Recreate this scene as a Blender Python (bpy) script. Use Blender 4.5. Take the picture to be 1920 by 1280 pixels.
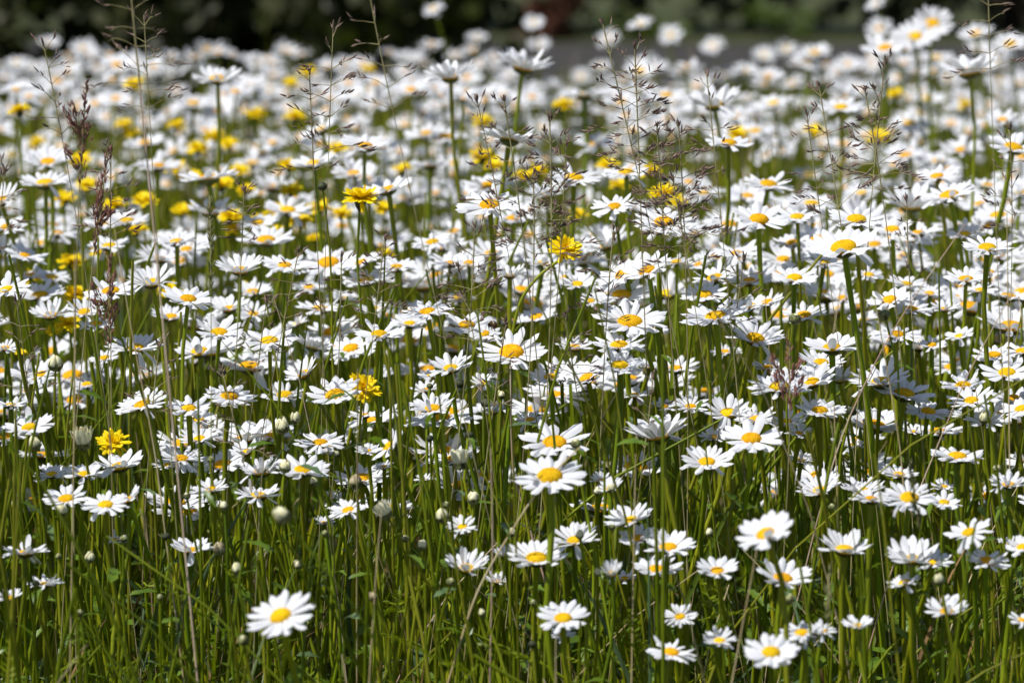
import bpy, math, random
import numpy as np
from mathutils import Vector

for o in list(bpy.data.objects):
    bpy.data.objects.remove(o)
SC = bpy.context.scene
COL = SC.collection
R_ = math.radians

# ------------------------------------------------------------------ camera
CAM_H, PITCH, FOC = 0.75, 7.0, 7200.0        # FOC: 135 mm lens on a 36 mm sensor, in photo pixels
cd = bpy.data.cameras.new('camera')
cam = bpy.data.objects.new('camera', cd); COL.objects.link(cam)
cam.location = (0, 0, CAM_H); cam.rotation_euler = (R_(90 - PITCH), 0, 0)
cd.lens = 135; cd.sensor_width = 36; cd.clip_start = 0.05; cd.clip_end = 400
cd.dof.use_dof = True; cd.dof.focus_distance = 2.92; cd.dof.aperture_fstop = 9.0
SC.camera = cam

# ------------------------------------------------------------------ light
SUN_DIR = Vector((-0.46, -0.20, 0.86)).normalized()      # towards the sun
w = bpy.data.worlds.new('World'); SC.world = w; w.use_nodes = True
nt = w.node_tree
sky = nt.nodes.new('ShaderNodeTexSky'); sky.sky_type = 'NISHITA'; sky.sun_disc = False
sky.sun_elevation = math.asin(SUN_DIR.z)
sky.sun_rotation = math.atan2(SUN_DIR.x, SUN_DIR.y)
nt.links.new(sky.outputs[0], nt.nodes['Background'].inputs[0])
nt.nodes['Background'].inputs[1].default_value = 0.085
sl = bpy.data.lights.new('sun', 'SUN'); sl.energy = 4.7; sl.angle = R_(0.53); sl.color = (1.0, 0.985, 0.96)
so = bpy.data.objects.new('sun', sl); COL.objects.link(so)
so.rotation_euler = (-SUN_DIR).to_track_quat('-Z', 'Y').to_euler()
SC.view_settings.view_transform = 'Standard'; SC.view_settings.look = 'None'
SC.view_settings.exposure = 0.05; SC.view_settings.gamma = 1.0

# ------------------------------------------------------------------ helpers
rng = np.random.default_rng(11)
U = lambda a, b: float(rng.uniform(a, b))
N = lambda m, s: float(rng.normal(m, s))
_cp, _sp = math.cos(R_(PITCH)), math.sin(R_(PITCH))
FWD, UPV = np.array([0, _cp, -_sp]), np.array([0, _sp, _cp])

def at(x, y, D):
    """the point the photo pixel (x, y) shows at the distance D"""
    return np.array([0, 0, CAM_H]) + D * (FWD + (x - 960) / FOC * np.array([1., 0, 0]) + (640 - y) / FOC * UPV)

def proj(p):
    q = np.asarray(p, float) - np.array([0, 0, CAM_H])
    D = q @ FWD
    return 960 + FOC * q[0] / D, 640 - FOC * (q @ UPV) / D, D

def unit(v):
    return v / max(np.linalg.norm(v), 1e-12)

class MB:
    """collects quad grids; build() links them as one mesh object"""
    def __init__(s): s.v = []; s.f = []; s.m = []; s.n = 0
    def grid(s, P, wrap=False, mat=0):
        P = np.asarray(P, np.float64); a, b = P.shape[:2]
        idx = np.arange(a * b).reshape(a, b) + s.n
        if wrap: idx = np.concatenate([idx, idx[:, :1]], 1)
        q = np.stack([idx[:-1, :-1], idx[:-1, 1:], idx[1:, 1:], idx[1:, :-1]], -1).reshape(-1, 4)
        s.v.append(P.reshape(-1, 3)); s.f.append(q); s.m.append(np.full(len(q), mat, np.int32)); s.n += a * b
    def tube(s, path, rad, k=6, mat=0):
        path = np.asarray(path, float); n = len(path)
        t = np.gradient(path, axis=0); t /= np.maximum(np.linalg.norm(t, axis=1, keepdims=True), 1e-12)
        ref = np.array([0.31, 0.95, 0.05]) if abs(t[:, 2]).mean() > 0.5 else np.array([0.05, 0.1, 1.0])
        a = np.cross(t, ref); a /= np.maximum(np.linalg.norm(a, axis=1, keepdims=True), 1e-12)
        b = np.cross(t, a)
        th = np.arange(k) / k * 2 * np.pi
        rad = np.broadcast_to(np.asarray(rad, float), (n,))
        s.grid(path[:, None] + rad[:, None, None] * (np.cos(th)[None, :, None] * a[:, None] + np.sin(th)[None, :, None] * b[:, None]), True, mat)
    def ribbon(s, path, wid, side, mat=0, fold=0.0):
        path = np.asarray(path, float); side = np.asarray(side, float)
        wid = np.asarray(wid, float)[:, None]
        if fold:
            t = np.gradient(path, axis=0); nn = np.cross(t, side); nn /= np.maximum(np.linalg.norm(nn, axis=1, keepdims=True), 1e-12)
            s.grid(np.stack([path - side * wid, path - nn * wid * fold, path + side * wid], 1), False, mat)
        else:
            s.grid(np.stack([path - side * wid, path + side * wid], 1), False, mat)
    def build(s, name, mats, parent=None, origin=(0, 0, 0)):
        v = np.concatenate(s.v) - np.asarray(origin, float); f = np.concatenate(s.f); m = np.concatenate(s.m)
        me = bpy.data.meshes.new(name)
        me.vertices.add(len(v)); me.vertices.foreach_set('co', v.astype(np.float32).ravel())
        me.loops.add(f.size); me.loops.foreach_set('vertex_index', f.astype(np.int32).ravel())
        me.polygons.add(len(f)); me.polygons.foreach_set('loop_start', np.arange(len(f), dtype=np.int32) * 4)
        me.polygons.foreach_set('material_index', m)
        me.polygons.foreach_set('use_smooth', np.ones(len(f), bool))
        for x in (mats if isinstance(mats, (list, tuple)) else [mats]): me.materials.append(x)
        me.update(calc_edges=True); me.validate()
        o = bpy.data.objects.new(name, me); COL.objects.link(o)
        if parent is not None: o.parent = parent
        else: o.location = origin
        return o

def thing(name, loc, label, cat, group=None):
    o = bpy.data.objects.new(name, None); COL.objects.link(o); o.location = loc
    o.empty_display_size = 0.02
    o['label'] = label; o['category'] = cat
    if group: o['group'] = group
    return o

def bez(p0, p1, p2, p3, n):
    t = np.linspace(0, 1, n)[:, None]
    return (1 - t) ** 3 * p0 + 3 * t * (1 - t) ** 2 * p1 + 3 * t * t * (1 - t) * p2 + t ** 3 * p3

def frame(nrm, spin):
    z = unit(np.asarray(nrm, float)); x = unit(np.cross([0.0, 1.0, 0.1], z)); y = np.cross(z, x)
    c, s = math.cos(spin), math.sin(spin)
    return np.stack([x * c + y * s, -x * s + y * c, z])          # rows: local axes in world

# ------------------------------------------------------------------ materials
def florets(m):
    t = m.node_tree; n = t.nodes; b = n['Principled BSDF']; src = b.inputs['Base Color'].links[0].from_socket
    tc = n.new('ShaderNodeTexCoord'); v = n.new('ShaderNodeTexVoronoi'); v.inputs['Scale'].default_value = 850; t.links.new(tc.outputs['Object'], v.inputs['Vector'])
    cr = n.new('ShaderNodeValToRGB'); cr.color_ramp.elements[0].color = (1, 1, 1, 1); cr.color_ramp.elements[1].color = (0.78, 0.66, 0.5, 1); cr.color_ramp.elements[0].position = .25; cr.color_ramp.elements[1].position = .75
    t.links.new(v.outputs[0], cr.inputs[0]); mx = n.new('ShaderNodeMixRGB'); mx.blend_type = 'MULTIPLY'; mx.inputs[0].default_value = 1
    t.links.new(src, mx.inputs[1]); t.links.new(cr.outputs[0], mx.inputs[2]); t.links.new(mx.outputs[0], b.inputs['Base Color'])
    return m

def mat(name, c1, c2=None, scale=60.0, rough=0.55, trans=0.0, tcol=None, bump=0.0, bscale=400.0, objvar=0.0, spec=0.3, stretch=None, voro=None):
    m = bpy.data.materials.new(name); m.use_nodes = True; t = m.node_tree; n = t.nodes; L = t.links
    b = n['Principled BSDF']; out = n['Material Output']
    b.inputs['Roughness'].default_value = rough; b.inputs['Specular IOR Level'].default_value = spec
    tc = n.new('ShaderNodeTexCoord'); src = tc.outputs['Object']
    if stretch:
        mp = n.new('ShaderNodeMapping'); mp.inputs['Scale'].default_value = stretch; L.new(src, mp.inputs[0]); src = mp.outputs[0]
    col = None
    if c2 is not None:
        no = n.new('ShaderNodeTexNoise'); no.inputs['Scale'].default_value = scale; no.inputs['Detail'].default_value = 3
        L.new(src, no.inputs['Vector'])
        cr = n.new('ShaderNodeValToRGB'); cr.color_ramp.elements[0].position = 0.36; cr.color_ramp.elements[1].position = 0.64
        cr.color_ramp.elements[0].color = (*c1, 1); cr.color_ramp.elements[1].color = (*c2, 1)
        L.new(no.outputs[0], cr.inputs[0]); col = cr.outputs[0]
    if objvar:
        oi = n.new('ShaderNodeObjectInfo'); hs = n.new('ShaderNodeHueSaturation')
        mr = n.new('ShaderNodeMapRange'); mr.inputs[3].default_value = 0.5 - objvar * 0.12; mr.inputs[4].default_value = 0.5 + objvar * 0.08
        mv = n.new('ShaderNodeMapRange'); mv.inputs[3].default_value = 1 - objvar; mv.inputs[4].default_value = 1 + objvar * 0.6
        L.new(oi.outputs['Random'], mr.inputs[0]); L.new(mr.outputs[0], hs.inputs['Hue'])
        ml = n.new('ShaderNodeMath'); ml.operation = 'FRACT'; m2 = n.new('ShaderNodeMath'); m2.operation = 'MULTIPLY'; m2.inputs[1].default_value = 7.31
        L.new(oi.outputs['Random'], m2.inputs[0]); L.new(m2.outputs[0], ml.inputs[0]); L.new(ml.outputs[0], mv.inputs[0]); L.new(mv.outputs[0], hs.inputs['Value'])
        if col is None: hs.inputs['Color'].default_value = (*c1, 1)
        else: L.new(col, hs.inputs['Color'])
        col = hs.outputs[0]
    if col is None: b.inputs['Base Color'].default_value = (*c1, 1)
    else: L.new(col, b.inputs['Base Color'])
    if bump:
        bt = n.new('ShaderNodeTexVoronoi' if voro else 'ShaderNodeTexNoise'); bt.inputs['Scale'].default_value = bscale
        L.new(src, bt.inputs['Vector'])
        bn = n.new('ShaderNodeBump'); bn.inputs['Strength'].default_value = bump; bn.inputs['Distance'].default_value = 0.0006
        if voro: bn.invert = True
        L.new(bt.outputs[0], bn.inputs['Height']); L.new(bn.outputs[0], b.inputs['Normal'])
    if trans:
        tr = n.new('ShaderNodeBsdfTranslucent'); mx = n.new('ShaderNodeMixShader'); mx.inputs[0].default_value = trans
        if tcol is not None: tr.inputs[0].default_value = (*tcol, 1)
        elif col is not None: L.new(col, tr.inputs[0])
        else: tr.inputs[0].default_value = (*c1, 1)
        L.new(b.outputs[0], mx.inputs[1]); L.new(tr.outputs[0], mx.inputs[2]); L.new(mx.outputs[0], out.inputs[0])
    return m

M = dict(
    petal=mat('daisy_petal', (0.77, 0.77, 0.79), (0.82, 0.82, 0.83), 150, 0.6, 0.2, (0.78, 0.80, 0.80), spec=0.2, objvar=0.07),
    disc=florets(mat('daisy_disc', (0.80, 0.44, 0.002), (0.88, 0.58, 0.005), 260, 0.75, bump=1.0, bscale=850, spec=0.15, voro=True, objvar=0.12)),
    stem=mat('daisy_stem', (0.15, 0.20, 0.002), (0.265, 0.315, 0.005), 18, 0.5, objvar=0.25, stretch=(1, 1, 0.3), bump=0.25, bscale=900),
    calyx=mat('daisy_calyx', (0.035, 0.035, 0.008), (0.12, 0.14, 0.02), 420, 0.6),
    budgreen=mat('bud_scales', (0.035, 0.03, 0.01), (0.30, 0.32, 0.12), 380, 0.6),
    leaf=mat('leaf', (0.085, 0.15, 0.008), (0.16, 0.25, 0.018), 45, 0.4, 0.3, (0.22, 0.36, 0.02), spec=0.5),
    leafb=mat('leaf_waxy', (0.09, 0.15, 0.05), (0.14, 0.21, 0.08), 70, 0.32, 0.15, spec=0.6),
    ga=mat('grass_green', (0.135, 0.185, 0.002), (0.225, 0.275, 0.005), 14, 0.45, 0.25, (0.28, 0.36, 0.004)),
    gb=mat('grass_deep', (0.05, 0.085, 0.002), (0.10, 0.14, 0.004), 14, 0.45, 0.22, (0.16, 0.24, 0.005)),
    gc=mat('grass_olive', (0.19, 0.20, 0.007), (0.29, 0.29, 0.015), 14, 0.5, 0.15, (0.34, 0.36, 0.03)),
    gd=mat('grass_blue', (0.09, 0.15, 0.06), (0.13, 0.19, 0.08), 14, 0.45, 0.15),
    straw=mat('straw', (0.44, 0.33, 0.15), (0.58, 0.48, 0.27), 30, 0.5),
    pink=mat('pink_stalk', (0.50, 0.32, 0.24), (0.68, 0.52, 0.36), 22, 0.5, stretch=(1, 1, 0.5)),
    thatch=mat('dead_thatch', (0.10, 0.055, 0.02), (0.24, 0.14, 0.05), 30, 0.8),
    spk=mat('spikelet_purple', (0.10, 0.055, 0.055), (0.30, 0.21, 0.15), 320, 0.6),
    spkb=mat('spikelet_mauve', (0.18, 0.065, 0.055), (0.34, 0.165, 0.12), 300, 0.6),
    spkg=mat('spikelet_green', (0.10, 0.12, 0.03), (0.22, 0.21, 0.08), 300, 0.6),
    pst=mat('panicle_stalk', (0.24, 0.19, 0.09), (0.38, 0.34, 0.15), 60, 0.5),
    hawk=mat('hawkbit_floret', (0.88, 0.62, 0.001), (0.92, 0.72, 0.002), 120, 0.6, 0.2, (0.85, 0.6, 0.0), spec=0.2),
    hawkc=mat('hawkbit_core', (0.78, 0.38, 0.001), (0.86, 0.55, 0.002), 300, 0.6, spec=0.2),
    hcal=mat('hawkbit_calyx', (0.02, 0.026, 0.010), (0.065, 0.075, 0.03), 400, 0.7),
    cream=mat('bud_cream', (0.74, 0.68, 0.36), (0.84, 0.80, 0.55), 250, 0.6, 0.0),
    creamw=mat('bud_petal', (0.80, 0.76, 0.50), (0.86, 0.84, 0.66), 150, 0.6, 0.05),
    brown=mat('bud_withered', (0.24, 0.17, 0.09), (0.6, 0.52, 0.32), 300, 0.7),
)

# ------------------------------------------------------------------ flower builders (world coordinates)
def strap(r0, L, W, az, el, bend, nu, nv, tw=0.0, tip=0.75, ridge=0.10, base=0.42, sidebend=0.0, teeth=0.0):
    """one petal in the flower's frame: (nu, nv, 3)"""
    t = np.linspace(0, 1, nu); s = np.linspace(-1, 1, nv)
    a = np.radians(el + bend * t)
    dr = np.concatenate([[0], np.cumsum((np.cos(a[1:]) + np.cos(a[:-1])) / 2 * np.diff(t))]) * L
    dz = np.concatenate([[0], np.cumsum((np.sin(a[1:]) + np.sin(a[:-1])) / 2 * np.diff(t))]) * L
    prof = base + (1 - base) * np.clip(t / 0.55, 0, 1) ** 0.8
    prof = prof * np.sqrt(np.clip(1 - np.clip((t - tip) / (1.06 - tip), 0, 1) ** 2.2, 0, 1))
    X = r0 + dr[:, None] - 0.10 * L * (t[:, None] ** 5) * s[None] ** 2 + teeth * L * t[:, None] ** 8 * (np.cos(s[None] * 7.0))
    Y = W * 0.5 * prof[:, None] * s[None] + sidebend * L * t[:, None] ** 2
    Z = dz[:, None] + ridge * W * prof[:, None] * (0.6 * np.cos(s[None] * math.pi) * 0.5 - 0.9 * s[None] ** 2 * 0.5 + 0.3)
    if tw:
        ang = np.radians(tw) * t[:, None]; Z = Z + np.sin(ang) * Y; Y = Y * np.cos(ang)
    c, q = math.cos(az), math.sin(az)
    return np.stack([X * c - Y * q, X * q + Y * c, Z], -1)

def add_petals(mb, C, F, R, rd, cup, bend, n, hi=2, mat=0, messy=0.72):
    nu, nv = {2: (7, 5), 1: (5, 3), 0: (4, 2)}[hi]
    W = 2 * math.pi * (rd + (R - rd) * 0.6) / n * 1.32
    W = min(W, R * 0.42)
    miss = rng.integers(0, n) if rng.random() < 0.35 else -1
    for i in range(n):
        if i == miss: continue
        az = (i + U(-.28, .28)) / n * 2 * math.pi
        el = cup + N(0, 7) * messy + (7 if i % 2 else 0)
        bd = bend + N(0, 10) * messy
        Lm = (R - rd * 0.8) / max(math.cos(R_(cup + bend * 0.4)), 0.45)
        L = Lm * U(0.88, 1.06)
        if rng.random() < 0.055 * messy: el -= U(25, 60)
        elif rng.random() < 0.05 * messy: el += U(15, 45)
        P = strap(rd * 0.80, L, W * U(0.82, 1.12), az, el, bd, nu, nv, tw=N(0, 14) * messy, ridge=U(.16, .34), sidebend=N(0, 0.045), teeth=0.022 if hi == 2 else 0)
        P[..., 2] += (0.0006 if i % 2 else 0) 
        mb.grid(C + P @ F, False, mat)

def add_dome(mb, C, F, rd, h, na=16, nr=6, mat=0, dimple=0.12, z0=0.0):
    u = np.linspace(0.0, 1, nr)[:, None]; th = np.arange(na)[None] / na * 2 * math.pi
    ang = u * 1.75
    r = rd * np.sin(ang) * np.ones_like(th)
    z = h * np.cos(ang) * np.ones_like(th) - dimple * h * 2.2 * np.exp(-(u / 0.25) ** 2) + z0
    P = np.stack([r * np.cos(th), r * np.sin(th), z * np.ones_like(th)], -1)
    mb.grid(C + P[::-1] @ F, True, mat)

def add_cup(mb, C, F, r, d, na=14, mat=0, z0=0.0, flare=1.0):
    zz = np.array([0.0, -0.35, -0.75, -1.0, -1.12]); rr = np.array([1.0 * flare, 0.93, 0.66, 0.30, 0.10])
    th = np.arange(na)[None] / na * 2 * math.pi
    wob = 1 + 0.05 * np.cos(th * (na // 2))
    P = np.stack([r * rr[:, None] * np.cos(th) * wob, r * rr[:, None] * np.sin(th) * wob, d * zz[:, None] * np.ones_like(th) + z0], -1)
    mb.grid(C + P @ F, True, mat)

def stem_path(base, C, nrm, n=9, wob=0.012):
    h = C[2] - base[2]; d = nrm
    p1 = base + np.array([U(-.02, .02), U(-.02, .02), h * 0.45])
    p2 = C - unit(np.array([d[0] * .8, d[1] * .8, d[2]])) * h * 0.26
    P = bez(base, p1, p2, C, n)
    t = np.linspace(0, 1, n)
    ph = U(0, 6)
    P[:, 0] += wob * U(0.2, 1) * np.sin(t * math.pi) * np.sin(t * 7 + ph); P[:, 1] += wob * np.sin(t * math.pi) * np.sin(t * 6 + ph * 2)
    return P

def add_leaf(mb, p, d, L, W, nrm, nu=7, mat=0, teeth=0.25, curl=0.4):
    """a toothed spoon-shaped leaf from p along d"""
    d = unit(np.asarray(d, float)); s = unit(np.cross(d, nrm)); nn = np.cross(s, d)
    t = np.linspace(0, 1, nu)
    prof = (0.28 + 0.72 * np.sin(np.clip(t, 0, 1) ** 1.5 * math.pi * 0.98)) * (1 + teeth * np.where(np.arange(nu) % 2 == 0, -1, 1) * (t > .2))
    prof[-1] = 0.12
    mid = p + d * (L * t)[:, None] - nn * (curl * L * t ** 2)[:, None]
    w_ = (W * 0.5 * prof)[:, None]
    mb.grid(np.stack([mid - s * w_ + nn * w_ * .35, mid, mid + s * w_ + nn * w_ * .35], 1), False, mat)

def normal(tilt, roll):
    a, b = R_(tilt), R_(roll)
    return unit(np.array([-math.sin(b), -math.sin(a) * math.cos(b), math.cos(a) * math.cos(b)]))

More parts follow.
